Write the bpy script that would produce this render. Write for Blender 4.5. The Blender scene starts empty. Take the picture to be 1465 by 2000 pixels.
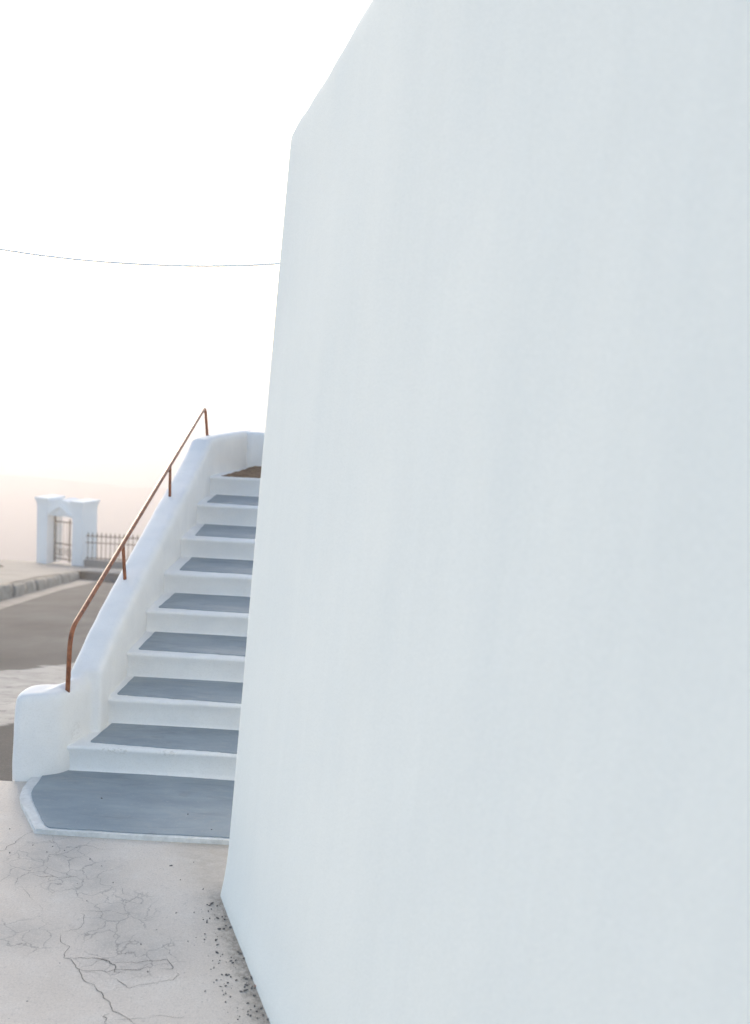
import bpy, bmesh, math, random
from mathutils import Vector, noise

random.seed(7)
R = math.radians
scene = bpy.context.scene
col = scene.collection

# ------------------------------------------------------------------ camera, sky, sun, exposure
EYE, FPX, ROLL, HZ = 2.0, 2100.0, 0.055, 720.0
PITCH = math.atan((1000 - HZ) / FPX)
cam_d = bpy.data.cameras.new('camera')
cam = bpy.data.objects.new('camera', cam_d)
col.objects.link(cam)
cam.location = (0, 0, EYE)
from mathutils import Matrix
cam.rotation_euler = (Matrix.Rotation(R(90) - PITCH, 3, 'X') @ Matrix.Rotation(ROLL, 3, 'Z')).to_euler()
cam_d.sensor_fit = 'VERTICAL'
cam_d.sensor_height = 56.0
cam_d.lens = 56.0 * FPX / 2000.0
cam_d.clip_start = 0.05
cam_d.clip_end = 30000
cam_d.dof.use_dof = True
cam_d.dof.focus_distance = 4.6
cam_d.dof.aperture_fstop = (cam_d.lens / 1000) / 0.0135
scene.camera = cam

SUN_EL, SUN_AZ = R(14), R(-22)            # azimuth measured from +Y towards +X
world = bpy.data.worlds.new('World')
scene.world = world
world.use_nodes = True
wn = world.node_tree
bg = wn.nodes['Background']
sky = wn.nodes.new('ShaderNodeTexSky')
sky.sky_type = 'NISHITA'
sky.sun_disc = False
sky.sun_elevation = SUN_EL
sky.sun_rotation = SUN_AZ
sky.altitude = 300
sky.air_density = 1.0
sky.dust_density = 1.6
sky.ozone_density = 1.0
soft = wn.nodes.new('ShaderNodeHueSaturation')
soft.inputs['Saturation'].default_value = 0.85
wn.links.new(sky.outputs[0], soft.inputs['Color'])
wn.links.new(soft.outputs[0], bg.inputs['Color'])
bg.inputs['Strength'].default_value = 0.15

sun_d = bpy.data.lights.new('sun', 'SUN')
sun_d.energy = 0.9
sun_d.angle = R(25)
sun_d.color = (1.0, 0.87, 0.74)
sun = bpy.data.objects.new('sun', sun_d)
col.objects.link(sun)
sd = Vector((math.sin(SUN_AZ) * math.cos(SUN_EL), math.cos(SUN_AZ) * math.cos(SUN_EL), math.sin(SUN_EL)))
sun.rotation_euler = sd.to_track_quat('Z', 'Y').to_euler()
sun.location = sd * 40

vs = scene.view_settings
vs.view_transform = 'Standard'
vs.look = 'None'
vs.exposure = 1.36
vs.gamma = 1.0
vs.use_curve_mapping = False
scene.render.engine = 'CYCLES'
scene.cycles.use_denoising = True
scene.cycles.max_bounces = 8
scene.cycles.diffuse_bounces = 5
scene.cycles.volume_bounces = 1

# ------------------------------------------------------------------ measuring helpers (sight lines of the photograph)
def ray(px, py):
    dx, dy = px - 732.5, py - 1000
    cr, sr = math.cos(ROLL), math.sin(ROLL)
    X = (dx * cr + dy * sr) / FPX
    U = -(-dx * sr + dy * cr) / FPX
    c, s = math.cos(PITCH), math.sin(PITCH)
    return Vector((X, c + U * s, U * c - s))

def at_z(px, py, z=0.0):
    v = ray(px, py)
    return v * ((z - EYE) / v.z) + Vector((0, 0, EYE))

def at_y(px, py, y):
    v = ray(px, py)
    return v * (y / v.y) + Vector((0, 0, EYE))

SLOPE, Y0 = 0.178, 4.8            # the road falls away behind the stairs
def on_plane(px, py, off=0.0):
    v = ray(px, py)
    # z = EYE + v.z t ; y = v.y t ; z = -S (y - Y0) + off
    t = (SLOPE * Y0 + off - EYE) / (v.z + SLOPE * v.y)
    return v * t + Vector((0, 0, EYE))

# ------------------------------------------------------------------ object helpers
def link(name, me, mat=None, parent=None):
    o = bpy.data.objects.new(name, me)
    col.objects.link(o)
    if mat:
        me.materials.append(mat)
    if parent:
        o.parent = parent
    return o

def from_bm(name, bm, mat=None, parent=None, smooth=True):
    bmesh.ops.recalc_face_normals(bm, faces=bm.faces)
    me = bpy.data.meshes.new(name)
    bm.to_mesh(me)
    bm.free()
    if smooth:
        for p in me.polygons:
            p.use_smooth = True
    return link(name, me, mat, parent)

def mesh(name, verts, faces, mat=None, parent=None, smooth=False):
    me = bpy.data.meshes.new(name)
    me.from_pydata([tuple(v) for v in verts], [], faces)
    me.update()
    if smooth:
        for p in me.polygons:
            p.use_smooth = True
    return link(name, me, mat, parent)

def thing(name, label, cat, loc=(0, 0, 0), group=None):
    o = bpy.data.objects.new(name, None)
    o.empty_display_size = 0.1
    col.objects.link(o)
    tag(o, label, cat, group)
    return o

def tag(o, label=None, cat=None, group=None, kind=None):
    if label: o['label'] = label
    if cat: o['category'] = cat
    if group: o['group'] = group
    if kind: o['kind'] = kind
    return o

def add_box(bm, x0, x1, y0, y1, z0, z1, M=None):
    vs_ = [bm.verts.new((x, y, z)) for z in (z0, z1) for x, y in ((x0, y0), (x1, y0), (x1, y1), (x0, y1))]
    for f in ((3, 2, 1, 0), (4, 5, 6, 7), (0, 1, 5, 4), (1, 2, 6, 5), (2, 3, 7, 6), (3, 0, 4, 7)):
        bm.faces.new([vs_[i] for i in f])
    if M is not None:
        for v in vs_:
            v.co = M @ v.co
    return vs_

def add_tube(bm, pts, r, n=10, cap=True):
    rings = []
    pts = [Vector(p) for p in pts]
    for i, p in enumerate(pts):
        a = pts[max(i - 1, 0)]
        b = pts[min(i + 1, len(pts) - 1)]
        t = (b - a).normalized()
        ref = Vector((0, 0, 1)) if abs(t.z) < 0.9 else Vector((1, 0, 0))
        # keep the frame steady along the tube
        if rings:
            u = (prev_u - t * prev_u.dot(t)).normalized()
        else:
            u = t.cross(ref).normalized()
        prev_u = u
        w = t.cross(u)
        rr = r[i] if isinstance(r, (list, tuple)) else r
        rings.append([bm.verts.new(p + (u * math.cos(2 * math.pi * k / n) + w * math.sin(2 * math.pi * k / n)) * rr) for k in range(n)])
    for a, b in zip(rings, rings[1:]):
        for k in range(n):
            bm.faces.new((a[k], a[(k + 1) % n], b[(k + 1) % n], b[k]))
    if cap:
        bm.faces.new(rings[0][::-1])
        bm.faces.new(rings[-1])

def prism(bm, poly, z0, z1):
    lo = [bm.verts.new((p[0], p[1], z0)) for p in poly]
    hi = [bm.verts.new((p[0], p[1], z1)) for p in poly]
    n = len(poly)
    bm.faces.new(lo[::-1])
    bm.faces.new(hi)
    for i in range(n):
        bm.faces.new((lo[i], lo[(i + 1) % n], hi[(i + 1) % n], hi[i]))

def chaikin(pts, it=2, closed=False):
    pts = [Vector(p) for p in pts]
    for _ in range(it):
        out = [] if closed else [pts[0]]
        rng = range(len(pts)) if closed else range(len(pts) - 1)
        for i in rng:
            a, b = pts[i], pts[(i + 1) % len(pts)]
            out += [a * .75 + b * .25, a * .25 + b * .75]
        if not closed:
            out.append(pts[-1])
        pts = out
    return pts

def lerp(x, xs, ys):
    if x <= xs[0]: return ys[0] + (ys[1] - ys[0]) / (xs[1] - xs[0]) * (x - xs[0])
    for i in range(len(xs) - 1):
        if x <= xs[i + 1]:
            return ys[i] + (ys[i + 1] - ys[i]) * (x - xs[i]) / (xs[i + 1] - xs[i])
    return ys[-1] + (ys[-1] - ys[-2]) / (xs[-1] - xs[-2]) * (x - xs[-1])

# ------------------------------------------------------------------ materials
class Mat:
    def __init__(self, name, rough=0.9):
        self.m = bpy.data.materials.new(name)
        self.m.use_nodes = True
        self.t = self.m.node_tree
        self.b = self.t.nodes['Principled BSDF']
        self.b.inputs['Roughness'].default_value = rough
        self.b.inputs['Specular IOR Level'].default_value = 0.25
        self.geo = self.t.nodes.new('ShaderNodeNewGeometry')
        self.pos = self.geo.outputs['Position']
    def node(self, t, **kw):
        n = self.t.nodes.new(t)
        for k, v in kw.items():
            setattr(n, k, v)
        return n
    def L(self, a, b): self.t.links.new(a, b)
    def map(self, scale=(1, 1, 1), rot=(0, 0, 0), loc=(0, 0, 0), src=None):
        n = self.node('ShaderNodeMapping')
        n.inputs['Scale'].default_value = scale
        n.inputs['Rotation'].default_value = rot
        n.inputs['Location'].default_value = loc
        self.L(src or self.pos, n.inputs['Vector'])
        return n.outputs[0]
    def noise(self, scale, detail=4, rough=.55, vec=None, dist=0.0):
        n = self.node('ShaderNodeTexNoise')
        n.inputs['Scale'].default_value = scale
        n.inputs['Detail'].default_value = detail
        n.inputs['Roughness'].default_value = rough
        n.inputs['Distortion'].default_value = dist
        self.L(vec or self.pos, n.inputs['Vector'])
        return n.outputs['Fac']
    def ramp(self, fac, stops):
        n = self.node('ShaderNodeValToRGB')
        e = n.color_ramp.elements
        while len(e) < len(stops): e.new(0.5)
        for s, (p, c) in zip(e, stops):
            s.position = p
            s.color = (*c, 1) if isinstance(c, (tuple, list)) else (c, c, c, 1)
        self.L(fac, n.inputs[0])
        return n.outputs[0]
    def mix(self, fac, a, b, mode='MIX'):
        n = self.node('ShaderNodeMix', data_type='RGBA', blend_type=mode)
        for sock, v in ((n.inputs[0], fac), (n.inputs[6], a), (n.inputs[7], b)):
            if isinstance(v, (int, float)): sock.default_value = v if sock is n.inputs[0] else (v, v, v, 1)
            elif isinstance(v, (tuple, list)): sock.default_value = (*v, 1)
            else: self.L(v, sock)
        return n.outputs[2]
    def math(self, op, a, b=0.0, c=0.0):
        n = self.node('ShaderNodeMath', operation=op)
        for i, v in enumerate((a, b, c)):
            if isinstance(v, (int, float)): n.inputs[i].default_value = v
            else: self.L(v, n.inputs[i])
        return n.outputs[0]
    def dot(self, v, off=0.0):
        n = self.node('ShaderNodeVectorMath', operation='DOT_PRODUCT')
        self.L(self.pos, n.inputs[0]); n.inputs[1].default_value = v
        return self.math('ADD', n.outputs['Value'], off)
    def blob(self, c, rx, ry, ang=0.0):
        v = self.map(loc=(-c[0], -c[1], 0))
        v2 = self.node('ShaderNodeVectorRotate', rotation_type='Z_AXIS')
        v2.inputs['Angle'].default_value = ang
        self.L(v, v2.inputs['Vector'])
        m = self.node('ShaderNodeVectorMath', operation='MULTIPLY')
        m.inputs[1].default_value = (1 / rx, 1 / ry, 0)
        self.L(v2.outputs[0], m.inputs[0])
        l = self.node('ShaderNodeVectorMath', operation='LENGTH')
        self.L(m.outputs[0], l.inputs[0])
        n = self.node('ShaderNodeMapRange', interpolation_type='SMOOTHSTEP')
        n.inputs['From Min'].default_value = 1.0; n.inputs['From Max'].default_value = 0.0
        self.L(l.outputs['Value'], n.inputs['Value'])
        return n.outputs[0]
    def zband(self, z, h):
        d = self.math('ABSOLUTE', self.dot((0, 0, 1), -z))
        n = self.node('ShaderNodeMapRange', interpolation_type='SMOOTHSTEP')
        n.inputs['From Min'].default_value = h; n.inputs['From Max'].default_value = h * .3
        self.L(d, n.inputs['Value'])
        return n.outputs[0]
    def color(self, c):
        if isinstance(c, (tuple, list)): self.b.inputs['Base Color'].default_value = (*c, 1)
        else: self.L(c, self.b.inputs['Base Color'])
    def bump(self, h, strength=.3, dist=.01, prev=None):
        n = self.node('ShaderNodeBump')
        n.inputs['Strength'].default_value = strength
        n.inputs['Distance'].default_value = dist
        self.L(h, n.inputs['Height'])
        if prev: self.L(prev, n.inputs['Normal'])
        self.L(n.outputs[0], self.b.inputs['Normal'])
        return n.outputs[0]

def mat_house():
    m = Mat('lime_plaster', .92)
    streak = m.noise(1.0, 5, .6, m.map((15, 15, .8)))
    fine = m.noise(1.0, 4, .6, m.map((38, 38, 1.6)))
    mott = m.noise(1.7, 4, .55)
    c = m.ramp(streak, [(.3, (.802, .822, .800)), (.7, (.826, .845, .822))])
    c = m.mix(m.ramp(fine, [(.42, 0), (.66, .5)]), c, (.80, .818, .797))
    c = m.mix(m.ramp(mott, [(.42, 0), (.8, .4)]), c, (.782, .803, .783))
    grain = m.noise(170, 3, .75)
    c = m.mix(m.ramp(grain, [(.36, .55), (.50, 0)]), c, (.745, .765, .75))
    c = m.mix(m.ramp(grain, [(.52, 0), (.66, .55)]), c, (.885, .895, .87))
    nick = m.noise(11, 4, .8)
    c = m.mix(m.ramp(nick, [(.735, 0), (.75, .5)]), c, (.62, .61, .58))
    m.color(c)
    p = m.bump(streak, .04, .008)
    p = m.bump(m.noise(3.0, 3, .5), .22, .02, p)
    m.bump(m.noise(420, 3, .7), .5, .0012, p)
    return m.m

def mat_whitewash():
    m = Mat('whitewash', .9)
    n = m.noise(5, 5, .6)
    c = m.ramp(n, [(.3, (.77, .775, .78)), (.7, (.84, .84, .835))])
    speck = m.noise(38, 5, .75)
    c = m.mix(m.ramp(speck, [(.66, 0), (.74, .45)]), c, (.50, .49, .47))
    smear = m.noise(1.0, 4, .6, m.map((14, 14, 40)))
    c = m.mix(m.ramp(smear, [(.62, 0), (.78, .25)]), c, (.66, .65, .63))
    for (px, py, yy, rx, ry) in ((215, 1465, 4.90, .11, .03), (240, 1466, 4.90, .05, .02), (140, 1428, 4.97, .07, .07), (118, 1492, 4.92, .05, .05), (330, 1470, 4.90, .10, .03), (420, 1190, 6.05, .12, .04), (415, 1340, 5.25, .12, .04)):
        q = at_y(px, py, yy)
        k = m.math('MULTIPLY', m.math('MULTIPLY', m.blob((q.x, q.y), rx, ry), m.zband(q.z, .035 if ry < .05 else .07)), m.ramp(m.noise(55, 5, .8, m.map((1, 1, 1.6))), [(.48, 0), (.62, .55)]))
        c = m.mix(k, c, (.42, .41, .39))
    fine = m.noise(140, 3, .75)
    c = m.mix(m.ramp(fine, [(.38, .4), (.5, 0)]), c, (.70, .70, .69))
    m.color(c)
    p = m.bump(m.noise(9, 4, .5), .25, .012)
    m.bump(m.noise(260, 3, .7), .45, .0015, p)
    return m.m

def mat_border():
    m = Mat('worn_white_paint', .9)
    n = m.noise(22, 6, .7)
    c = m.ramp(n, [(.3, (.58, .58, .57)), (.62, (.74, .74, .73))])
    c = m.mix(m.ramp(m.noise(90, 4, .7), [(.6, 0), (.72, .5)]), c, (.42, .41, .39))
    m.color(c)
    m.bump(n, .3, .004)
    return m.m

def mat_tread():
    m = Mat('blue_grey_paint', .62)
    n = m.noise(3.2, 6, .6, m.map((1, 2.6, 1)))
    c = m.ramp(n, [(.30, (.218, .266, .302)), (.70, (.305, .350, .384))])
    scuff = m.noise(1.0, 6, .7, m.map((3.0, 9.0, 3)), 1.2)
    c = m.mix(m.ramp(scuff, [(.54, 0), (.72, .5)]), c, (.36, .37, .37))
    dust = m.noise(70, 4, .8)
    c = m.mix(m.ramp(dust, [(.58, 0), (.70, .4)]), c, (.44, .44, .43))
    c = m.mix(m.ramp(m.noise(1.0, 5, .7, m.map((2.0, 7.0, 2), loc=(5, 2, 0)), 2.0), [(.57, 0), (.68, .45)]), c, (.18, .205, .22))
    m.color(c)
    p = m.bump(n, .12, .01)
    m.bump(m.noise(300, 3, .7), .4, .0012, p)
    return m.m

G0 = Vector((at_z(425, 1742).x, at_z(425, 1742).y))
G1 = at_z(530, 2000)
WD = Vector((G1.x - at_z(454, 1810).x, G1.y - at_z(454, 1810).y)).normalized()     # run of the house wall, towards the camera
WN = Vector((WD.y, -WD.x))                                                         # outward normal of the house wall
def mat_ground():
    m = Mat('worn_concrete', .93)
    base = m.noise(1.3, 6, .6)
    c = m.ramp(base, [(.3, (.575, .512, .455)), (.7, (.67, .605, .545))])
    mid = m.noise(7, 6, .65)
    c = m.mix(m.ramp(mid, [(.5, 0), (.72, .5)]), c, (.70, .66, .61))
    # grey worn patches
    st = None
    for px, py, rx, ry in ((260, 190, .26, .30), (430, 300, .24, .26), (600, 500, .22, .30), (690, 690, .26, .22), (600, 640, .16, .16), (160, 260, .2, .2), (60, 600, .25, .2)):
        p = at_z(px / 2.616, 1600 + py / 2.616)
        b = m.blob((p.x, p.y), rx, ry)
        st = b if st is None else m.math('MAXIMUM', st, b)
    grain = m.noise(11, 7, .72, None, .6)
    k = m.math('MULTIPLY', st, m.ramp(grain, [(.32, .25), (.56, 1.0)]))
    c = m.mix(m.math('MULTIPLY', k, .62), c, (.375, .355, .335))
    # hairline crazing inside the worn patches
    v = m.node('ShaderNodeTexVoronoi', feature='DISTANCE_TO_EDGE')
    v.inputs['Scale'].default_value = 9.5
    wv = m.node('ShaderNodeVectorMath', operation='ADD')
    nz = m.node('ShaderNodeTexNoise'); nz.inputs['Scale'].default_value = 9; nz.inputs['Detail'].default_value = 5
    sc = m.node('ShaderNodeVectorMath', operation='SCALE'); sc.inputs['Scale'].default_value = .16
    m.L(m.pos, nz.inputs['Vector']); m.L(nz.outputs['Color'], sc.inputs[0]); m.L(m.pos, wv.inputs[0]); m.L(sc.outputs[0], wv.inputs[1])
    m.L(wv.outputs[0], v.inputs['Vector'])
    hair = m.ramp(v.outputs['Distance'], [(.0, 1), (.026, 0)])
    hair = m.math('MULTIPLY', hair, m.ramp(m.math('MULTIPLY', st, m.noise(4, 4)), [(.05, 0), (.24, 1)]))
    c = m.mix(m.math('MULTIPLY', hair, .66), c, (.17, .16, .155))
    # pits
    pit = m.noise(46, 5, .78)
    c = m.mix(m.ramp(pit, [(.56, 0), (.68, .5)]), c, (.36, .335, .315))
    sand = m.noise(150, 4, .8)
    c = m.mix(m.ramp(sand, [(.34, .6), (.48, 0)]), c, (.42, .395, .375))
    c = m.mix(m.ramp(sand, [(.54, 0), (.66, .5)]), c, (.76, .72, .68))
    c = m.mix(m.ramp(m.noise(75, 3, .8, m.map((1, 1, 1), loc=(3, 1, 0))), [(.64, 0), (.70, .6)]), c, (.22, .20, .19))
    # sand and soil gathered along the foot of the house wall
    d = m.dot((WN.x, WN.y, 0), -(WN.x * G1.x + WN.y * G1.y))
    near = m.node('ShaderNodeMapRange', interpolation_type='SMOOTHSTEP')
    near.inputs['From Min'].default_value = .17; near.inputs['From Max'].default_value = .0
    m.L(d, near.inputs['Value'])
    soil = m.noise(16, 6, .7, m.map((1, 2, 1)))
    ks = m.math('MULTIPLY', near.outputs[0], m.ramp(soil, [(.3, .2), (.62, 1)]))
    c = m.mix(m.math('MULTIPLY', ks, .55), c, (.38, .33, .27))
    joint = m.node('ShaderNodeMapRange', interpolation_type='SMOOTHSTEP')
    joint.inputs['From Min'].default_value = .075; joint.inputs['From Max'].default_value = .0
    m.L(m.math('ADD', d, m.math('MULTIPLY', m.math('SUBTRACT', m.noise(22, 6, .75), .5), .16)), joint.inputs['Value'])
    run = m.node('ShaderNodeMapRange', interpolation_type='SMOOTHSTEP')
    run.inputs['From Min'].default_value = -.10; run.inputs['From Max'].default_value = .12
    m.L(m.dot((WD.x, WD.y, 0), -(WD.x * G0.x + WD.y * G0.y)), run.inputs['Value'])
    c = m.mix(m.math('MULTIPLY', m.math('MULTIPLY', joint.outputs[0], run.outputs[0]), m.ramp(m.noise(70, 5, .8), [(.36, .25), (.58, .9)])), c, (.215, .195, .17))
    m.color(c)
    p = m.bump(base, .25, .03)
    p = m.bump(mid, .22, .008, p)
    p = m.bump(hair, -.4, .004, p)
    m.bump(m.noise(120, 4, .75), .45, .003, p)
    return m.m

def mat_road():
    m = Mat('old_asphalt', .9)
    n = m.noise(.8, 6, .6, m.map((1, .45, 1)))
    c = m.ramp(n, [(.3, (.058, .060, .065)), (.7, (.120, .122, .126))])
    c = m.mix(m.ramp(m.noise(60, 3, .8), [(.5, 0), (.7, .4)]), c, (.16, .157, .155))
    c = m.mix(m.ramp(m.noise(.5, 5, .6, m.map((1.2, .25, 1), rot=(0, 0, .35))), [(.58, 0), (.72, .55)]), c, (.21, .205, .20))
    # worn band of pale cement crossing the road
    mask = None
    for (pa, pb), sg, amp in ((((0, 1306), (140, 1291)), -1, .55), (((0, 1410), (140, 1396)), 1, .30)):
        A, B = on_plane(*pa), on_plane(*pb)
        t = Vector((B.x - A.x, B.y - A.y)).normalized(); nn = Vector((-t.y, t.x)) * sg
        d = m.dot((nn.x, nn.y, 0), -(nn.x * A.x + nn.y * A.y))
        wobble = m.math('MULTIPLY', m.math('SUBTRACT', m.noise(2.6, 7, .68, m.map((1, 1.6, 1), loc=(sg * 3, 0, 0))), .5), amp)
        mr = m.node('ShaderNodeMapRange', interpolation_type='SMOOTHSTEP')
        mr.inputs['From Min'].default_value = -.03; mr.inputs['From Max'].default_value = .07
        m.L(m.math('ADD', d, wobble), mr.inputs['Value'])
        mask = mr.outputs[0] if mask is None else m.math('MULTIPLY', mask, mr.outputs[0])
    cem = m.ramp(m.noise(3.0, 8, .72, m.map((1, 2.2, 1)), .5), [(.32, (.27, .262, .255)), (.66, (.46, .45, .435))])
    holes = m.ramp(m.noise(9, 6, .7), [(.30, .35), (.44, 1)])
    c = m.mix(m.math('MULTIPLY', mask, holes), c, cem)
    m.color(c)
    m.bump(m.noise(70, 3, .8), .5, .008)
    m.b.inputs['Specular IOR Level'].default_value = .06
    return m.m

def mat_stone():
    m = Mat('kerb_stone', .95)
    n = m.noise(3.5, 7, .7)
    c = m.ramp(n, [(.3, (.20, .175, .145)), (.7, (.40, .365, .32))])
    m.color(c)
    m.bump(n, .8, .03)
    return m.m

def mat_simple(name, c0, c1, scale=4, rough=.9, bump=.2, metal=0.0, dist=.005):
    m = Mat(name, rough)
    n = m.noise(scale, 5, .65)
    m.color(m.ramp(n, [(.32, c0), (.68, c1)]))
    m.b.inputs['Metallic'].default_value = metal
    if bump: m.bump(n, bump, dist)
    return m.m

M_HOUSE = mat_house()
M_WHITE = mat_whitewash()
M_BORDER = mat_border()
M_TREAD = mat_tread()
M_GROUND = mat_ground()
M_ROAD = mat_road()
M_STONE = mat_stone()
M_PAVE = mat_simple('pavement_cement', (.19, .18, .17), (.27, .255, .24), 1.4)
M_CRACK = mat_simple('crack_dirt', (.07, .065, .06), (.15, .14, .13), 30, .95, 0)
M_RUST = mat_simple('rusty_brown_paint', (.14, .042, .018), (.36, .130, .060), 26, .42, .15, 0, .002)
M_IRON = mat_simple('dark_iron', (.085, .068, .055), (.13, .105, .085), 9, .6, 0)
M_GATEWHITE = mat_simple('gatehouse_white', (.87, .865, .85), (.91, .90, .88), 2.5)
M_SOIL = mat_simple('dry_soil_and_straw', (.12, .070, .038), (.27, .175, .105), 28, .95, .6, 0, .02)
M_PEBBLE = mat_simple('dark_pebble', (.07, .064, .06), (.24, .225, .21), 90, .85, .3)
M_CHIP = mat_simple('red_tile_chip', (.42, .16, .10), (.55, .30, .22), 60, .85, .3)
M_CABLE = mat_simple('aluminium_cable', (.86, .86, .85), (.92, .92, .91), 9, .38, 0, 1.0)
M_SEA = mat_simple('sea_water', (.02, .045, .065), (.03, .06, .08), .004, .18, 0)
M_ISLE = mat_simple('volcanic_island', (.06, .05, .042), (.12, .10, .085), .006, .95, 0)
M_DRY = mat_simple('dry_hillside', (.36, .27, .18), (.48, .38, .27), .7, .95, .3, 0, .05)
M_CLIFF = mat_simple('cliff_rock', (.22, .17, .13), (.34, .28, .22), .3, .95, .4, 0, .2)

# ------------------------------------------------------------------ terrain
def road_z(y): return -SLOPE * (y - Y0)

def strip(name, left, right, zf, mat, kind='structure', thick=0.0):
    """sheet between two plan polylines of equal length"""
    vs_, fs = [], []
    for a, b in zip(left, right):
        for k in range(9):
            t = k / 8
            x, y = a[0] * (1 - t) + b[0] * t, a[1] * (1 - t) + b[1] * t
            vs_.append((x, y, zf(x, y)))
    for i in range(len(left) - 1):
        for k in range(8):
            q = i * 9 + k
            fs.append((q, q + 1, q + 10, q + 9))
    o = mesh(name, vs_, fs, mat, smooth=True)
    o['kind'] = kind
    return o

# plaza slab (foreground ground), with its far left edge where the road begins
bm = bmesh.new()
edge = [(-9, 4.80), (-4, 4.79), (-2.4, 4.80), (-1.9, 4.795), (-1.55, 4.80), (-1.50, 5.3)]
poly = [(-9, -6), (6, -6), (6, 5.3)] + [edge[-1]] + edge[::-1][1:]
prism(bm, poly, -0.35, 0.0)
ground = from_bm('ground', bm, M_GROUND, smooth=False)
ground['kind'] = 'structure'

# road falling away to the left behind the stairs
KB = [Vector((-3.6, 4.0)), at_z(0, 1172, 0), at_z(82, 1148, 0), at_z(156, 1130, 0)]
k0, k1, k2 = on_plane(0, 1172), on_plane(82, 1148), on_plane(156, 1130)
k3 = on_plane(215, 1135)
far = k3 + (k3 - k2).normalized() * 14
road = strip('road', [(-9.0, 4.78), (-7.2, 10), (k0.x - .8, k0.y), (k1.x - .8, k1.y), (k2.x - .8, k2.y + 1)],
             [(8, 4.78), (8, 10), (8, k0.y), (8, k1.y), (8, k2.y + 1)], lambda x, y: road_z(y) - .02, M_ROAD)
gut = strip('road_gutter', [(p.x + .02, p.y) for p in (on_plane(-120, 1205), k0, k1, k2)],
            [(p.x + w, p.y) for p, w in ((on_plane(-120, 1205), .42), (k0, .42), (k1, .5), (k2, .75))],
            lambda x, y: road_z(y) - .014, M_PAVE)

# raised pavement along the cliff edge; its stone kerb
PZ = 0.25
def pave_z(x, y): return road_z(y) + PZ
ka = on_plane(-150, 1215)
def off2(p, q, d):
    t = (q - p).normalized()
    return (p.x - t.y * d, p.y + t.x * d)
e0, e1 = on_plane(0, 1116, PZ), on_plane(69, 1105, PZ)
pave = strip('pavement', [(ka.x - .15, ka.y), (k0.x - .15, k0.y), (k1.x - .15, k1.y), (k2.x - .10, k2.y + .15), (far.x, far.y + .15)][:4] + [(k2.x - .6, 44)],
             [(ka.x - 2.2, ka.y), (e0.x + 1.0, k0.y), (e0.x - .3, k1.y), (e1.x + .1, k2.y), (-16, 44)], pave_z, M_PAVE)
pave2 = strip('pavement', [(k2.x - .61, k2.y + .14), (far.x, far.y + .14)], [(k2.x - .61, 44), (far.x, 44)], lambda x, y: pave_z(x, y) + .003, M_PAVE)

kerb = bpy.data.objects.new('kerb', None); col.objects.link(kerb); kerb['kind'] = 'structure'
def kerb_run(a, b, n, h, wdt, mat, rough):
    a, b = Vector(a), Vector(b)
    d = (b - a); ln = d.length / n
    t = d.normalized(); side = Vector((t.y, -t.x, 0)).normalized()
    for i in range(n):
        bm = bmesh.new()
        p, q = a + t * (i * ln + .012), a + t * ((i + 1) * ln - .012)
        hh = h * random.uniform(.92, 1.05); jit = random.uniform(-.03, .03)
        N = 6
        rows = []
        for k in range(N + 1):
            c = p.lerp(q, k / N)
            prof = [(0, -.15), (.0, .02), (.01, hh * .55), (.03, hh - .03), (.07, hh), (wdt, hh + .004)]
            rows.append([bm.verts.new(c + side * (u + jit * (w > 0) + rough * noise.noise(Vector((c.x * 2.1 + w * 5, c.y * 2.1, w * 9)))) +
                                      Vector((0, 0, w + rough * .6 * noise.noise(Vector((c.x * 3, c.y * 3, 5 + w * 4)))))) for u, w in prof])
        for r0, r1 in zip(rows, rows[1:]):
            for k in range(5):
                bm.faces.new((r0[k], r0[k + 1], r1[k + 1], r1[k]))
        bm.faces.new(rows[0]); bm.faces.new(rows[-1][::-1])
        from_bm('stone', bm, mat, kerb)
kerb_run(k2, k0, 9, PZ, .45, M_STONE, .05)
kerb_run(k0, ka, 3, PZ, .45, M_STONE, .05)
M_KERB2 = mat_simple('grey_cement_kerb', (.21, .205, .20), (.28, .275, .265), 1.5)
kerb_run(far, k2, 7, PZ + .02, .4, M_KERB2, .015)

# cliff falling to the sea, dry headland behind the railing
vs_, fs = [], []
rim = [(-9, -6), (-9, 4.4), (ka.x - 2.2, ka.y), (e0.x + 1.0, k0.y), (e0.x - .3, k1.y), (e1.x + .1, k2.y), (-16, 44), (8, 44), (30, 44)]
def rim_z(x, y): return -.3 if y < 4.5 else (road_z(y) + PZ - .02)
for i, (x, y) in enumerate(rim):
    ox, oy = (-1, .35) if i < 6 else ((-.6, 1) if i == 6 else (0.1, 1))
    for dd, dz in ((0, 0), (2, -14), (60, -90), (160, -301)):
        vs_.append((x + ox * dd, y + oy * dd, rim_z(x, y) + dz if dz > -300 else -301))
for i in range(len(rim) - 1):
    for k in range(3):
        q = i * 4 + k
        fs.append((q, q + 1, q + 5, q + 4))
cliff = mesh('cliff', vs_, fs, M_CLIFF); cliff['kind'] = 'structure'

bm = bmesh.new()
hp = []
for j, yy in enumerate((43.5, 47, 52, 58, 70)):
    row = []
    for i in range(24):
        x = -12.9 * yy / 52 + i * 1.4
        lift = (0.0, .45, .85, 1)[min(i, 3)]
        ztop = at_y(240, 1068, yy).z
        zlow = at_y(240, 1106, yy).z
        f = (0, .75, 1, .8, -3)[j] * lift
        row.append(bm.verts.new((x, yy, zlow + (ztop - zlow) * f + .10 * noise.noise(Vector((x * .8, yy * .5, 0))))))
    hp.append(row)
for a, b in zip(hp, hp[1:]):
    for k in range(23):
        bm.faces.new((a[k], a[k + 1], b[k + 1], b[k]))
tag(from_bm('hillside', bm, M_DRY), kind='structure')

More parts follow.
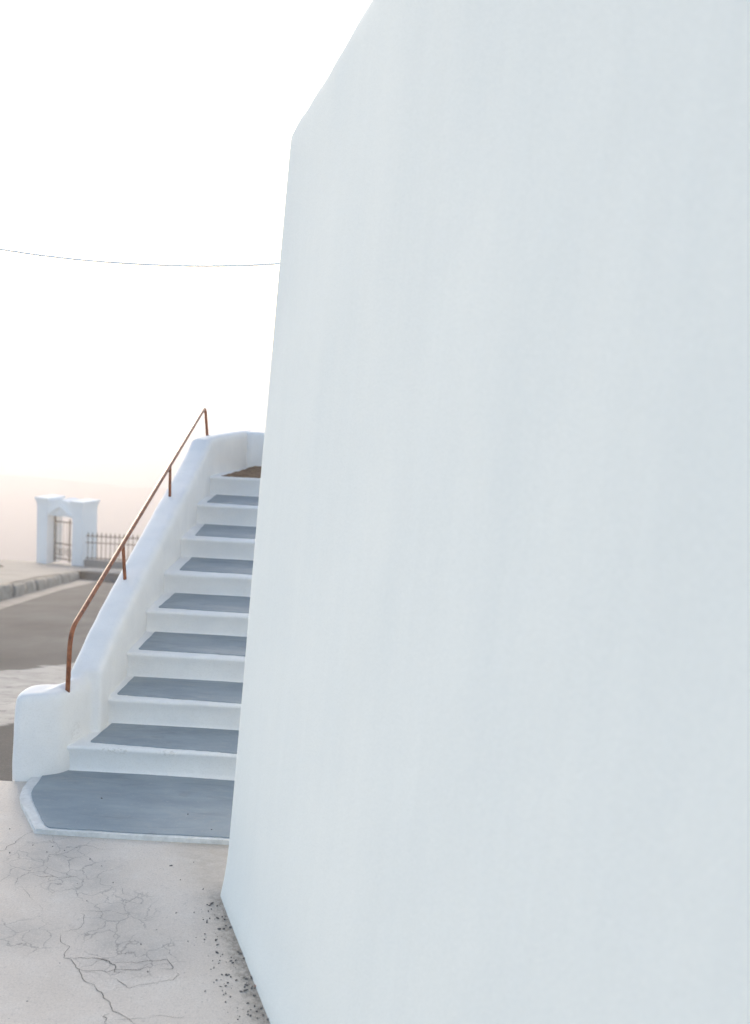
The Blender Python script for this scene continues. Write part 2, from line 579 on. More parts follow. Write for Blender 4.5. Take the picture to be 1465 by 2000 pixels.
sea = mesh('sea', [(-6000, -2000, -300), (6000, -2000, -300), (6000, 6000, -300), (-6000, 6000, -300)], [(0, 1, 2, 3)], M_SEA)
sea['kind'] = 'structure'

# volcanic island out in the bay
bm = bmesh.new()
NX, NY = 60, 14
YI = 640.0
rows = []
for j in range(NY):
    row = []
    for i in range(NX):
        x = -800 + i * 26
        px = 732.5 + FPX * x / YI
        y = YI + (j - 5) * 45
        sl = lerp(px, [-1400, -300, 0, 60, 150, 250, 330, 420, 520, 600], [-.145, -.122, -.119, -.1185, -.1195, -.1225, -.121, -.120, -.123, -.128])
        top = EYE + sl * YI
        f = max(0.0, 1 - abs(j - 5) / (5.0 if j < 5 else 8.0)) ** .7
        z = -302 + (top + 302) * f + 2.5 * f * noise.noise(Vector((x * .012, y * .012, 1)))
        row.append(bm.verts.new((x, y, z)))
    rows.append(row)
for a, b in zip(rows, rows[1:]):
    for k in range(NX - 1):
        bm.faces.new((a[k], a[k + 1], b[k + 1], b[k]))
tag(from_bm('mountain', bm, M_ISLE), kind='structure')

# ------------------------------------------------------------------ haze over the bay
def haze(density):
    m = bpy.data.materials.new('sea_haze')
    m.use_nodes = True
    t = m.node_tree
    t.nodes.remove(t.nodes['Principled BSDF'])
    v = t.nodes.new('ShaderNodeVolumePrincipled')
    v.inputs['Color'].default_value = (.635, .628, .668, 1)
    v.inputs['Density'].default_value = density
    v.inputs['Anisotropy'].default_value = .6
    t.links.new(v.outputs[0], t.nodes['Material Output'].inputs['Volume'])
    bm = bmesh.new()
    add_box(bm, -6100, 6100, -2100, 6100, -303, 6.0)
    o = from_bm('haze', bm, m, smooth=False)
    o['kind'] = 'stuff'
    return o
haze(3.0e-3)

# ------------------------------------------------------------------ the white house on the right
house = thing('house', 'big blank white plastered house wall leaning over the pavement on the right', 'house')
g_a, g_b = at_z(473, 1849), at_z(530, 2000)
WL = (Vector((g_b.x, g_b.y)) - Vector((g_a.x, g_a.y))).normalized()
g_b = Vector((g_b.x, g_b.y))
corner = g_b - WL * ((g_b.y - 3.852) / WL.y)
WD, WN = WL, Vector((WL.y, -WL.x))
if WN.x > 0: WN = -WN
corner = corner - WN * .022
WD, WN = WL, Vector((WL.y, -WL.x))
if WN.x > 0: WN = -WN
base = [corner + WD * (i * .1) for i in range(9)]
tail = base[-1] + WD * 7.0
# plan path: far end -> along the stairs -> end wall -> rounded corner -> long wall -> behind the camera
EW = Vector((.93, .37)).normalized()
pre = [Vector((.36, 10.2)), Vector((.36, 4.5)), corner + EW * .78, corner + EW * .3, corner + EW * .08]
path = pre[:1] + chaikin(pre[1:4], 1) + chaikin([pre[4], corner, corner + WD * .08], 3) + [corner + WD * (.12 + .06 * i) for i in range(95)] + [tail]
dense = []
for a, b in zip(path, path[1:]):
    n = max(1, int((b - a).length / .05)) if (b - a).length < 9 else 1
    for k in range(n):
        dense.append(a.lerp(b, k / n))
dense.append(path[-1])
nrm = []
for i, p in enumerate(dense):
    a, b = dense[max(i - 2, 0)], dense[min(i + 2, len(dense) - 1)]
    t = (b - a).normalized()
    q_ = Vector((t.y, -t.x))
    nrm.append(q_)
BAT = 0.0475
cpt = at_y(575, 240, corner.y)
# the wall head rises gently towards the viewer: sight lines of the photograph met with the wall plane
def wall_hit(px, py):
    v = ray(px, py)
    # plane: WN.(P - base) + BAT * z = 0
    b0 = base[6]
    den = WN.x * v.x + WN.y * v.y + BAT * v.z
    num = WN.x * b0.x + WN.y * b0.y - BAT * EYE
    return v * (num / den) + Vector((0, 0, EYE))
hd = [wall_hit(*p) for p in ((575, 240), (606, 196), (650, 118), (712, 0))]
def along(p): return (p[0] - corner.x) * WD.x + (p[1] - corner.y) * WD.y
hs = [along(h) for h in hd]; hz_ = [h.z for h in hd]
def top_z(p):
    s = along(p)
    if s < hs[0] + .02:
        return hz_[0] - .012
    return min(lerp(s, hs, hz_), 3.9)
bm = bmesh.new()
cols = []
ZN = 44
for i, (p, n) in enumerate(zip(dense, nrm)):
    zt = top_z(p)
    colv = []
    edge_w = .016 * noise.noise(Vector((p.x * 7, p.y * 7, 2))) + .006 * noise.noise(Vector((p.x * 23, p.y * 23, 4)))
    zt += edge_w * .8 - .045 * math.exp(-abs(along(p)) / .035)
    RT = .05
    prof = [(-.0, -.08)]
    for k in range(ZN + 1):
        z = k / ZN * (zt - RT)
        prof.append((0, z))
    for a in range(1, 7):
        th = a / 6 * math.pi / 2
        prof.append((-RT * (1 - math.cos(th)), zt - RT + RT * math.sin(th)))
    prof += [(-.35, zt + .004), (-.36, zt - .3)]
    for u, z in prof:
        flare = .018 * math.exp(-abs(along(p)) / .35) + (.024 - .010 * math.exp(-abs(along(p)) / .2)) * max(0, 1 - max(z, 0) / .20) ** 2
        und = .005 * noise.noise(Vector((p.x * 1.1, p.y * 1.1, z * .9))) + .0022 * noise.noise(Vector((p.x * 4, p.y * 4, z * 2.2)))
        o_ = u + flare + und
        lean = -BAT * max(z, 0)
        colv.append(bm.verts.new((p.x + n.x * o_ + WN.x * lean, p.y + n.y * o_ + WN.y * lean, z)))
    cols.append(colv)
for a, b in zip(cols, cols[1:]):
    for k in range(len(a) - 1):
        bm.faces.new((a[k], b[k], b[k + 1], a[k + 1]))
wall = from_bm('wall', bm, M_HOUSE, house)
bm = bmesh.new()
roof_pts = [cols[i][-1 - 0] for i in range(0)]
rp = [(p.x - n.x * .33, p.y - n.y * .33) for p, n in list(zip(dense, nrm))[::3]]
rp = [q for q in rp if q[0] > -.2]
poly = rp + [(6.5, rp[-1][1]), (6.5, 10.2)]
f = bm.faces.new([bm.verts.new((x, y, 2.60)) for x, y in poly])
from_bm('roof', bm, M_HOUSE, house, smooth=False)

# ------------------------------------------------------------------ staircase
stairs = thing('staircase', 'white masonry staircase with blue grey painted treads climbing beside the house', 'staircase')
XI, XO, XG, XR = -1.285, -1.45, -1.232, .33
FR = {1: (4.913, .148), 2: (5.241, .284), 3: (5.612, .420), 4: (6.061, .549), 5: (6.542, .679), 6: (7.080, .813), 7: (7.698, .961), 8: (8.268, 1.107)}
BK = {1: 5.256, 2: 5.627, 3: 6.076, 4: 6.557, 5: 7.095, 6: 7.713, 7: 8.283, 8: 9.05}
XL = {1: -1.44, 2: -1.36, 3: -1.32}
def make_step(k):
    yf, z = FR[k]
    zp = FR[k - 1][1] if k > 1 else .02
    yb = BK[k]
    prof = [(yf + .02, zp - .05)]
    # cove at the foot of the riser
    for a in range(5):
        th = a / 4 * math.pi / 2
        prof.append((yf + .004 - .022 * (1 - math.sin(th)), zp + .022 * (1 - math.cos(th)) - .0005))
    prof += [(yf + .004, zp + .05), (yf + .003, z - .035)]
    r = .012
    for a in range(5):
        th = a / 4 * math.pi / 2
        prof.append((yf - .010 + r - r * math.cos(th), z - .016 + .016 * math.sin(th)))
    prof += [(yf + .1, z + .001), (yb - .04, z + .001), (yb + .05, z + .001), (yb + .05, zp - .05)]
    xl = XL.get(k, XI - .05)
    N = 34
    bm = bmesh.new()
    rows = []
    for i in range(N + 1):
        x = xl + (XR - xl) * i / N
        row = []
        for y, zz in prof:
            j = .004 * noise.noise(Vector((x * 5, y * 4 + k * 3, zz * 6))) + .0025 * noise.noise(Vector((x * 17, k * 7.3, zz * 9)))
            row.append(bm.verts.new((x, y + j, zz + j * .5)))
        rows.append(row)
    m_ = len(prof)
    for a, b in zip(rows, rows[1:]):
        for q in range(m_):
            bm.faces.new((a[q], a[(q + 1) % m_], b[(q + 1) % m_], b[q]))
    bm.faces.new(rows[0]); bm.faces.new(rows[-1][::-1])
    return from_bm('step', bm, M_WHITE, stairs)

def paint_sheet(poly, z, parent, n_in=True):
    """thin coat of paint: a 3 mm sheet with slightly wavering, rounded edges"""
    pts = []
    N = len(poly)
    for i in range(N):
        a, b = Vector(poly[i]), Vector(poly[(i + 1) % N])
        c = max(2, int((b - a).length / .012))
        for k in range(c):
            p = a.lerp(b, (k + .0) / c)
            w = .004 * noise.noise(Vector((p.x * 9, p.y * 9, z * 7))) + .0025 * noise.noise(Vector((p.x * 40, p.y * 40, z * 17)))
            pts.append((p.x + w, p.y + w))
    bm = bmesh.new()
    prism(bm, pts, z - .01, z + .0045)
    return from_bm('tread_paint', bm, M_TREAD, parent, smooth=False)

def round_poly(poly, r=.02):
    out = []
    N = len(poly)
    for i in range(N):
        p0, p, p1 = Vector(poly[i - 1]), Vector(poly[i]), Vector(poly[(i + 1) % N])
        a = p + (p0 - p).normalized() * r
        b = p + (p1 - p).normalized() * r
        out += [tuple(a), tuple(a * .25 + p * .5 + b * .25), tuple(b)]
    return out

for k in range(1, 9):
    st = make_step(k)
    if k == 8: continue
    yf, z = FR[k]
    xf, xb = {1: (-1.306, -1.268), 2: (-1.262, -1.246), 3: (-1.241, -1.232), 4: (-1.23, -1.212), 5: (-1.206, -1.206), 6: (-1.205, -1.226), 7: (-1.232, -1.236)}[k]
    f_in = (.046, .052, .060, .071, .083, .098, .10)[k - 1]
    slope = (-.050, -.045, -.02, -.03, -.012, -.004, -.06)[k - 1] * .9     # the front border narrows a little to the right
    wd = (XR - .03 - xf)
    y_r = yf + f_in + slope * min(1, wd / .7)
    pl = [(xf, yf + f_in), (-.58, y_r + .003), (XR - .03, y_r), (XR - .03, BK[k] - .022), (-.62, BK[k] - .024), (xb, BK[k] - .006)]
    paint_sheet(round_poly(pl, .012), z + .001, st)

# bottom platform with a worn white border
def p2(px, py, z=.02):
    q = at_z(px, py, z); return (q.x, q.y)
bm = bmesh.new()
outer = [p2(76, 1500), p2(54, 1526), p2(43, 1541), p2(38, 1554), p2(41, 1568), p2(67, 1619), p2(90, 1621), p2(250, 1631), p2(448, 1641.5), (.3, 4.262), (.3, 4.96), (-1.40, 4.96)]
outer = [(q[0], q[1]) for q in outer]
prism(bm, outer, -.03, .02)
bmesh.ops.bevel(bm, geom=[e for e in bm.edges if all(v.co.z > .01 for v in e.verts)], offset=.006, segments=2, affect='EDGES')
plat = from_bm('platform', bm, M_BORDER, stairs, smooth=False)
gp = [p2(100, 1501), p2(86, 1512), p2(60, 1550), p2(64, 1564), p2(84, 1606), p2(92, 1617), p2(250, 1627.5), p2(448, 1637), (.3, 4.283), (.3, 4.893), (-.60, 4.893)]
paint_sheet(round_poly(gp, .02), .02, plat)

# parapet with the low rounded block at its foot: one body of plaster, softened by remeshing
ys = [FR[k][0] for k in FR]; zs = [FR[k][1] for k in FR]
bm = bmesh.new()
def ring_loft(bm, rings):
    rv = [[bm.verts.new(p) for p in r] for r in rings]
    n = len(rv[0])
    for a, b in zip(rv, rv[1:]):
        for k in range(n):
            bm.faces.new((a[k], a[(k + 1) % n], b[(k + 1) % n], b[k]))
    bm.faces.new(rv[0][::-1]); bm.faces.new(rv[-1])
inner = [(-1.290, 5.10), (-1.290, 5.4), (-1.284, 5.8), (-1.282, 6.4), (-1.283, 7.0), (-1.287, 7.6), (-1.289, 7.9), (-1.290, 8.1), (-1.285, 8.28), (-1.275, 8.36), (-1.255, 8.45), (-1.185, 8.72), (-1.10, 9.02), (-1.06, 9.16)]
rings = []
W = .165
for i, (x, y) in enumerate(inner):
    a = Vector(inner[max(i - 1, 0)]); b = Vector(inner[min(i + 1, len(inner) - 1)])
    t = (b - a).normalized(); nl = Vector((-t.y, t.x))
    zn = lerp(y, ys, zs) if y < 8.268 else 1.107
    zt = lerp(y, [7.9, 8.1, 8.28, 8.45, 8.7, 9.1], [1.250, 1.315, 1.392, 1.408, 1.418, 1.422]) if y > 7.9 else zn + .238
    zb = road_z(y) - .2
    w = W
    P = lambda u, z: Vector((x + nl.x * u, y + nl.y * u, z))
    r = .035
    rings.append([P(0, zb), P(0, zt - r - .01), P(r * .3, zt - r * .35), P(r, zt), P(w - r, zt - .006), P(w - r * .3, zt - r * .4), P(w, zt - r - .01), P(w + .02, zb)])
ring_loft(bm, rings)
foot = chaikin([(-1.640, 4.795), (-1.55, 4.803), (-1.475, 4.83), (-1.40, 4.875), (-1.345, 5.03), (-1.310, 5.27), (-1.285, 5.60), (-1.36, 5.62), (-1.40, 5.18), (-1.455, 5.05), (-1.60, 5.02), (-1.645, 4.97)], 2, True)
ctr = Vector((-1.45, 5.0))
rings = []
for z, ins in ((-.12, 0), (.1, .003), (.25, .008), (.345, .012), (.388, .018), (.405, .034), (.411, .055)):
    ring = []
    for p in foot:
        d = (ctr - p)
        # the tail of the foot dips under the tread so that only its side shows
        zz = z
        q = p + d.normalized() * min(ins, d.length * .5)
        if p.y > 5.05 and z > .3:
            zz = z + (p.y - 5.05) * .30
        ring.append(Vector((q.x, q.y, zz)))
    rings.append(ring)
ring_loft(bm, rings)
par = from_bm('parapet', bm, M_WHITE, stairs)
rm = par.modifiers.new('remesh', 'REMESH'); rm.mode = 'VOXEL'; rm.voxel_size = .011; rm.use_smooth_shade = True
sm = par.modifiers.new('smooth', 'SMOOTH'); sm.factor = .5; sm.iterations = 9
tx = bpy.data.textures.new('plaster_swell', 'CLOUDS'); tx.noise_scale = .16
dp = par.modifiers.new('swell', 'DISPLACE'); dp.texture = tx; dp.strength = .006; dp.mid_level = .5; dp.texture_coords = 'LOCAL'

# wall closing the landing at the back
bm = bmesh.new()
zc = 1.414
rings = []
for x in [-1.13 + i * .075 for i in range(20)]:
    y = 9.01 - .045 * (x + 1.1)
    dz = .004 * noise.noise(Vector((x * 6, 0, 0)))
    rings.append([Vector((x, y, -1.1)), Vector((x, y, zc - .03)), Vector((x, y + .012, zc - .008)), Vector((x, y + .04, zc + dz)), Vector((x, y + .14, zc + dz)), Vector((x, y + .17, zc - .03)), Vector((x, y + .17, -1.1))])
ring_loft(bm, rings)
from_bm('landing_wall', bm, M_WHITE, stairs)

# heap of dry soil lying on the landing
bm = bmesh.new()
NXs, NYs = 44, 22
rows = []
for j in range(NYs + 1):
    row = []
    for i in range(NXs + 1):
        u, v = i / NXs, j / NYs
        x = -1.30 + 1.5 * u
        y = 8.285 + .73 * v
        xe = lerp(y, [8.28, 8.45, 8.72, 9.05], [-1.225, -1.185, -1.13, -1.08])
        inside = max(0, min(1, (x - xe) / .045))
        z = 1.106 + inside * (.014 + .010 * v) + (.010 * noise.noise(Vector((x * 14, y * 14, 1))) + .006 * noise.noise(Vector((x * 45, y * 45, 2)))) * inside
        if v < .06: z -= .012 * (1 - v / .06)
        row.append(bm.verts.new((x, y, z)))
    rows.append(row)
for a, b in zip(rows, rows[1:]):
    for q in range(NXs):
        bm.faces.new((a[q], a[q + 1], b[q + 1], b[q]))
soil = from_bm('soil', bm, M_SOIL, stairs)
soil['kind'] = 'stuff'

# hand rail of bent pipe on three posts
rail_x = -1.395
def at_x(px, py, x):
    v = ray(px, py)
    return v * (x / v.x) + Vector((0, 0, EYE))
def bend(a, b, c, r, n=6):
    a, b, c = Vector(a), Vector(b), Vector(c)
    p, q = b + (a - b).normalized() * r, b + (c - b).normalized() * r
    return [p.lerp(b, t).lerp(b.lerp(q, t), t) for t in [i / n for i in range(n + 1)]]
foot_p = at_y(131, 1357, 4.945)
b0 = at_y(138, 1232, 4.955)
b1 = at_x(400, 797, -1.372)
top_p = at_x(406.5, 852, -1.372)
top_p = Vector((-1.372, b1.y + .03, top_p.z))
tp = at_y(406.5, 851, 8.50); bq = at_y(400.5, 796, 8.46)
pts = [foot_p - Vector((0, 0, .06))] + bend(foot_p, b0, bq, .09) + bend(b0, bq, tp, .05) + [tp - Vector((0, 0, .06))]
bm = bmesh.new()
add_tube(bm, pts, .0116, 12)
rail = from_bm('handrail', bm, M_RUST, stairs)
rail['label'] = 'rusty brown bent pipe handrail on thin posts'
def rail_at(px, py):
    # the point of the straight run that the sight line passes
    v = ray(px, py); d = bq - b0
    best = min((i / 2000 for i in range(2001)), key=lambda t: ((b0 + d * t - Vector((0, 0, EYE))).cross(v.normalized())).length)
    return b0 + d * best
for (ax, ay), (bx, by) in (((241.5, 1063), (245, 1136)), ((330, 908), (332, 968))):
    a = rail_at(ax, ay)
    b = at_y(bx, by, a.y + .02)
    bm = bmesh.new()
    add_tube(bm, [a, b - Vector((0, 0, .03))], .0098, 10)
    from_bm('post', bm, M_RUST, rail)

# ------------------------------------------------------------------ gatehouse on the cliff edge
GY = 40.0
gl, gm, gr = at_y(71, 1105, GY), at_y(159, 1100, GY), at_y(188, 1099, GY)
gt = at_y(130, 974, GY).z
gb = at_y(130, 1104, GY).z - .12
ANG = R(22)
Wf = (gm.x - gl.x) / (math.cos(ANG) + gl.x / GY * math.sin(ANG))
Wd = (gr.x - gm.x) / (math.sin(ANG) - gr.x / GY * math.cos(ANG))
gate = thing('gatehouse', 'small distant white gateway with cornice and iron gate by the railing', 'gateway')
G = Matrix.Translation((gm.x, GY, 0)) @ Matrix.Rotation(-ANG, 4, 'Z')   # local: x along the front (front right corner at 0), y into the depth
# front runs to local -x; rotate so the left end recedes
G = Matrix.Translation((gm.x, GY, 0)) @ Matrix.Rotation(math.pi * 0 - ANG * 1.0, 4, 'Z')
Ht = gt - .16
def gbox(name, boxes, mat=M_GATEWHITE, parent=gate):
    bm = bmesh.new()
    for b in boxes: add_box(bm, *b, M=G)
    return from_bm(name, bm, mat, parent, smooth=False)
dl, dr = -Wf * .775, -Wf * .215
dt = at_y(115, 1012, GY).z
gbox('pillar', [(-Wf, dl, 0, Wd, gb, Ht)])
gbox('pillar', [(dr, 0, 0, Wd, gb, Ht)])
gbox('lintel', [(dl + .002, dr - .002, .04, Wd - .04, dt, Ht - .42)])
# little gable between the two pillars, with a coping
bm = bmesh.new()
gx = (dl + dr) / 2
tri = [(dl + .003, Ht - .419), (dr - .003, Ht - .419), (dr - .003, Ht - .06), (gx, Ht + .06), (dl + .003, Ht - .06)]
f0 = [bm.verts.new(G @ Vector((u, .043, z))) for u, z in tri]
f1 = [bm.verts.new(G @ Vector((u, Wd - .043, z))) for u, z in tri]
bm.faces.new(f0); bm.faces.new(f1[::-1])
for k in range(5):
    bm.faces.new((f0[k], f0[(k + 1) % 5], f1[(k + 1) % 5], f1[k]))
from_bm('gable', bm, M_GATEWHITE, gate, smooth=False)
for (a, b) in ((-Wf, dl), (dr, 0)):
    bm = bmesh.new()
    for i, (o, z0, z1) in enumerate(((.02, Ht - .16, Ht - .10), (.04, Ht - .10, Ht - .04), (.065, Ht - .04, Ht + .02), (.085, Ht + .02, Ht + .06))):
        add_box(bm, a - o, b + o, -o, Wd + o, z0, z1 + .001 * i, M=G)
    from_bm('cornice', bm, M_GATEWHITE, gate, smooth=False)

# pediment in relief above the opening
bm = bmesh.new()
cx_, hw = (dl + dr) / 2, (dr - dl) / 2
zb_ = dt + .08
ap = Ht - .12
for s in (-1, 1):
    q = [(cx_ + s * hw * .95, zb_), (cx_, ap), (cx_, ap - .11), (cx_ + s * hw * .72, zb_)]
    f0 = [bm.verts.new(G @ Vector((u, -.05 - .003 * (s > 0), z))) for u, z in q]
    f1 = [bm.verts.new(G @ Vector((u, .05, z))) for u, z in q]
    bm.faces.new(f0); bm.faces.new(f1[::-1])
    for k in range(4):
        bm.faces.new((f0[k], f0[(k + 1) % 4], f1[(k + 1) % 4], f1[k]))
from_bm('pediment', bm, M_GATEWHITE, gate, smooth=False)
bm = bmesh.new()
zc_ = (zb_ + ap) / 2 - .07
pts = [G @ Vector((cx_ + .12 * math.cos(a), .03, zc_ + .12 * math.sin(a))) for a in [i * math.pi / 10 for i in range(21)]]
add_tube(bm, pts, .03, 6, False)
from_bm('roundel', bm, M_GATEWHITE, gate)
# wrought iron gate inside the opening
ig = gbox('iron_gate', [(dl + .01, dl + .06, .42, .47, gb + .05, dt - .02)], M_IRON)
cxg = dl + (dr - dl) * .62
gbox('stile', [(cxg - .022, cxg + .022, .41, .46, gb + .08, dt - .14)], M_IRON, ig)
gbox('stile', [(dr - .05, dr - .01, .42, .47, gb + .05, dt - .08)], M_IRON, ig)
for z in (dt - .30, gb + .75, gb + .16):
    gbox('rail', [(dl + .061, dr - .051, .425, .455, z, z + .05)], M_IRON, ig)
for i in range(7):
    u = dl + .06 + (dr - dl - .1) * (i + .5) / 7
    gbox('bar', [(u - .006, u + .006, .43, .445, gb + .20, dt - .30)], M_IRON, ig)
for s in range(4):
    bm = bmesh.new()
    u0 = dl + .16 + s * (dr - dl - .25) / 3.4
    pts = []
    for i in range(26):
        a = i / 25 * 3.3 * math.pi
        rr = .03 + .105 * i / 25
        pts.append(G @ Vector((u0 + rr * math.cos(a) * (1 if s % 2 else -1), .44, gb + .45 + rr * 1.5 * math.sin(a))))
    add_tube(bm, pts, .014, 6)
    from_bm('scroll', bm, M_IRON, ig)

# spear topped iron railing beside it
fence = thing('iron_railing', 'distant dark iron railing with spear tips beside the white gateway', 'railing')
FY = 39.2
fa, fb = at_y(168, 1098, FY), at_y(265, 1096, FY)
zt_, z1_, z2_, z3_ = at_y(200, 1041, FY).z, at_y(200, 1048.5, FY).z, at_y(200, 1061, FY).z, at_y(200, 1091, FY).z
n_p = 58
sp = 8.9 * FY / FPX
pick = None
for i in range(n_p):
    x = fa.x + .06 + i * sp
    if pick is None:
        bm = bmesh.new()
        zs_ = z3_ - .05
        add_box(bm, -.013, .013, -.012, .012, zs_, zt_ - .17)
        b_ = [bm.verts.new((dx * .034, dy * .018, zt_ - .10)) for dx, dy in ((-1, 0), (0, -1), (1, 0), (0, 1))]
        lo = [bm.verts.new((dx * .014, dy * .012, zt_ - .169)) for dx, dy in ((-1, 0), (0, -1), (1, 0), (0, 1))]
        ti = bm.verts.new((0, 0, zt_ + .03))
        for k in range(4):
            bm.faces.new((lo[k], lo[(k + 1) % 4], b_[(k + 1) % 4], b_[k]))
            bm.faces.new((b_[k], b_[(k + 1) % 4], ti))
        pick = from_bm('picket', bm, M_IRON, fence, smooth=False)
        o = pick
    else:
        o = pick.copy(); col.objects.link(o)
    o.parent = fence
    o.location = (x, FY, 0)
xe = fa.x + n_p * sp
for z, h in ((z1_, .035), (z2_, .035), (z3_, .04)):
    bm = bmesh.new()
    add_box(bm, fa.x - .02, xe, FY - .017, FY + .017, z - h / 2, z + h / 2)
    from_bm('rail', bm, M_IRON, fence, smooth=False)
bm = bmesh.new()
add_box(bm, fa.x - .05, xe + .05, FY - .12, FY + .12, -6.5, z3_ - .07)
from_bm('base_wall', bm, M_PAVE, fence, smooth=False)

# ------------------------------------------------------------------ overhead cable
CY = 7.0
cp = [at_y(*p, CY) for p in ((-900, 250), (-500, 385), (-200, 452), (0, 487), (102, 502), (205, 512), (340, 519.5), (450, 519.5), (537, 516), (700, 500), (820, 480))]
bm = bmesh.new()
add_tube(bm, chaikin(cp, 3), .0089, 10)
tag(from_bm('overhead_cable', bm, M_CABLE), 'thin pale overhead cable sagging across the white sky', 'cable')

# ------------------------------------------------------------------ cracks in the concrete
Zc = lambda x, y: at_z(x / 2.616, 1600 + y / 2.616)
cracks = [
 ([(300, 575), (305, 610), (350, 650), (325, 710), (370, 720), (400, 770), (440, 830), (490, 855), (540, 920), (575, 980), (650, 1025), (720, 1060)], 1.0),
 ([(575, 980), (520, 1005), (545, 1020), (530, 1060)], .8),
 ([(325, 710), (450, 712), (560, 725), (580, 745), (600, 780), (650, 790)], .8),
 ([(395, 770), (500, 778), (640, 775), (780, 765)], .75),
 ([(560, 730), (700, 735), (850, 718), (890, 750), (870, 770), (800, 770)], .6),
 ([(575, 810), (645, 860), (760, 845), (880, 820), (915, 800), (900, 785)], .8),
 ([(645, 860), (560, 875)], .5),
 ([(390, 465), (480, 470), (590, 470), (620, 490), (720, 478)], .6),
 ([(400, 480), (435, 500), (430, 540), (385, 570), (300, 578)], .85),
 ([(430, 540), (520, 545), (550, 515)], .4),
 ([(620, 340), (635, 380), (680, 400)], .6),
 ([(75, 315), (120, 360), (180, 420)], .6),
 ([(-60, 200), (20, 155), (80, 115), (185, 52)], .8),
 ([(160, 285), (280, 300), (390, 295), (410, 280)], .7),
 ([(230, 200), (320, 180), (400, 140), (440, 135), (560, 160)], .4),
 ([(520, 1030), (640, 1030), (780, 1010), (910, 1012), (1000, 1020)], .5),
 ([(700, 735), (760, 748), (820, 755)], .4),
 ([(180, 420), (240, 480)], .3),
]
bm = bmesh.new()
for ci, (pl, wt) in enumerate(cracks):
    P = [Zc(*p) for p in pl]
    fine = []
    for a, b in zip(P, P[1:]):
        n = max(3, int((b - a).length / .012))
        for k in range(n):
            p = a.lerp(b, k / n)
            s = Vector((p.x * 26, p.y * 26, ci * 3.1))
            s2 = Vector((p.x * 80, p.y * 80, ci * 5.7))
            fine.append(p + Vector((.014 * noise.noise(s) + .006 * noise.noise(s2), .016 * noise.noise(s + Vector((9, 4, 2))) + .006 * noise.noise(s2 + Vector((3, 7, 1))), 0)))
    fine.append(P[-1])
    prev = None
    N = len(fine)
    for i, p in enumerate(fine):
        t = (fine[min(i + 1, N - 1)] - fine[max(i - 1, 0)]).normalized()
        nn = Vector((-t.y, t.x, 0))
        endf = min(1, i / 4, (N - 1 - i) / 4)
        br = .5 + 1.1 * noise.noise(Vector((p.x * 14, p.y * 14, 8 + ci)))
        w = .0013 * wt * endf * max(.05, br + .35)
        a, b = bm.verts.new(p + nn * w + Vector((0, 0, .0012))), bm.verts.new(p - nn * w + Vector((0, 0, .0012)))
        if prev: bm.faces.new((prev[0], prev[1], b, a))
        prev = (a, b)
ck = from_bm('crack', bm, M_CRACK, ground, smooth=False)
ck['kind'] = 'stuff'

# crumbs of gravel along the foot of the house wall
def lump(bm, c, r, seed):
    rnd = random.Random(seed)
    g = bmesh.ops.create_icosphere(bm, subdivisions=1, radius=1.0)
    sx, sy, sz = r * rnd.uniform(.8, 1.7), r * rnd.uniform(.6, 1.0), r * rnd.uniform(.35, .7)
    an = rnd.uniform(0, 6.28)
    ca, sa = math.cos(an), math.sin(an)
    for v in g['verts']:
        k = 1 + .55 * noise.noise(v.co * 1.7 + Vector((seed * 1.3, seed * .7, 0)))
        x, y, z = v.co.x * sx * k, v.co.y * sy * k, v.co.z * sz * k
        v.co = Vector((c[0] + x * ca - y * sa, c[1] + x * sa + y * ca, c[2] + z + sz * .55))
Zp = lambda x, y: at_z(350 + x / 4.883, 1640 + y / 4.883)
bm = bmesh.new()
sd_ = 0
for i in range(520):
    s = random.random() ** 2.0 * .15
    u = random.random() ** .8 * 1.1
    q = base[1] + WD * u + WN * (s + .004)
    if random.random() < .10: q = q + WN * random.uniform(0, .10)
    cl = noise.noise(Vector((u * 9, 3, 0)))
    if cl < -.12 and random.random() < .75: continue
    r = .0011 + .0036 * random.random() ** 2.6
    lump(bm, (q.x, q.y, 0), r, i); sd_ += 1
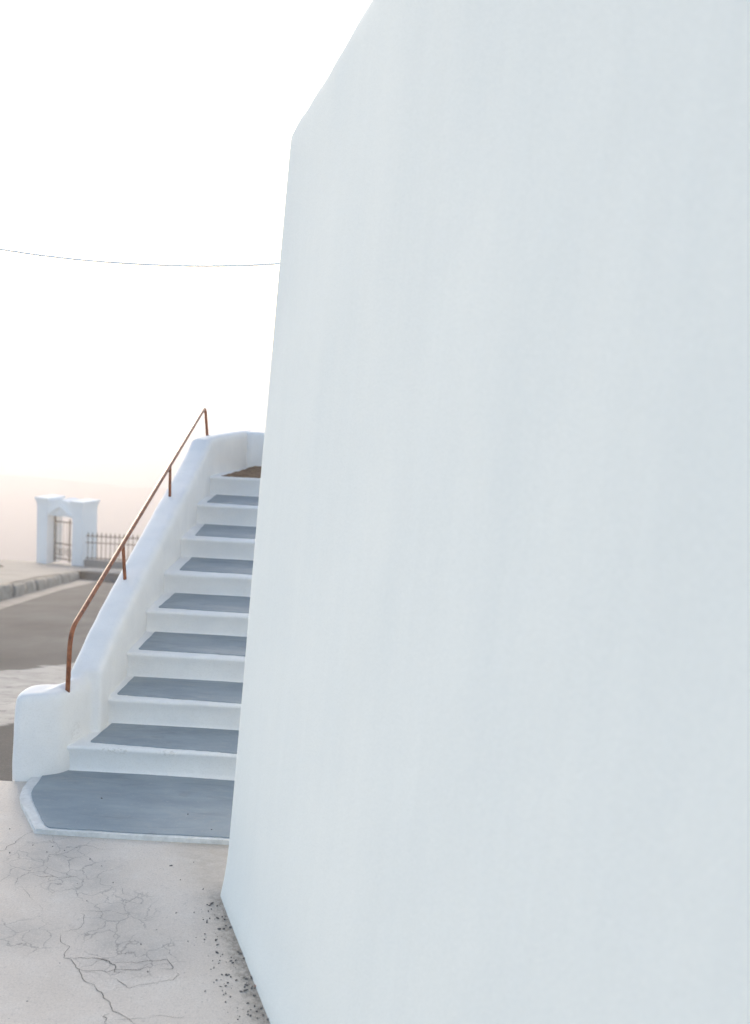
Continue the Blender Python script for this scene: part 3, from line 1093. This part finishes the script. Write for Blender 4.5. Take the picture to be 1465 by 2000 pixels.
for x, y in ((1002, 605), (960, 625), (1048, 880), (1136, 877), (1153, 935), (800, 565), (990, 220), (578, 325), (395, 330), (168, 133), (240, 168), (50, 172), (50, 50), (445, 418), (330, 160), (640, 687), (755, 780), (305, 735), (140, 930), (520, 240), (270, 140), (460, 205), (900, 480), (720, 640), (690, 620)):
    p = Zc(x, y)
    lump(bm, (p.x, p.y, 0), random.uniform(.0022, .0038), x)
for x, y in ((960, 1022), (1082, 1100), (520, 940)):      # specks on the painted platform
    p = at_z(x / 2.616, 1200 + y / 2.616, .025)
    lump(bm, (p.x, p.y, .0248), .004, x)
for i, (x, y, r, z) in enumerate(((290, 630, .006, 0), (268, 622, .0055, 0), (365, 750, .008, 0), (432, 762, .007, 0), (445, 820, .008, 0), (490, 838, .009, 0),
                                  (580, 1085, .008, 0), (495, 1158, .006, 0), (540, 1152, .006, 0), (645, 1388, .0075, 0), (655, 1560, .008, 0), (720, 1588, .0075, 0), (590, 1450, .008, 0),
                                  (632, 1440, .009, 0), (690, 1420, .007, 0), (230, 472, .006, 0), (12, 385, .006, 0), (640, 1330, .006, 0), (680, 1680, .008, 0), (800, 1675, .007, 0), (740, 1640, .007, 0), (385, 855, .008, 0), (425, 853, .007, 0))):
    p = Zp(x, y)
    lump(bm, (p.x, p.y, 0), r * .68, 400 + i)
gv = from_bm('gravel', bm, M_PEBBLE, smooth=False)
tag(gv, 'scattered dark gravel crumbs along the foot of the white house wall', 'gravel', kind='stuff')

for i, (x, y, r, lab) in enumerate((
        (312, 612, .0080, 'largest black pebble, just off the jutting foot of the house corner'),
        (362, 1078, .0080, 'grey stone lying a hand away from the wall, outermost of the gravel'),
        (-78, 249, .0060, 'lone black pebble on bare concrete in front of the painted bottom landing'),
        (718, 1488, .0085, 'plump dark stone touching the foot of the house wall beside the red chip'))):
    bm = bmesh.new()
    p = Zp(x, y)
    lump(bm, (0, 0, 0), r * .8, 900 + i)
    o = from_bm('pebble', bm, M_PEBBLE, smooth=False)
    o.location = (p.x, p.y, 0)
    tag(o, lab, 'pebble', 'pebbles near the foot of the house wall')
bm = bmesh.new()
lump(bm, (0, 0, 0), .0085, 31)
o = from_bm('tile_chip', bm, M_CHIP, smooth=False)
o.location = Zp(733, 1400)
tag(o, 'tiny reddish chip of tile against the base of the house wall', 'chip')
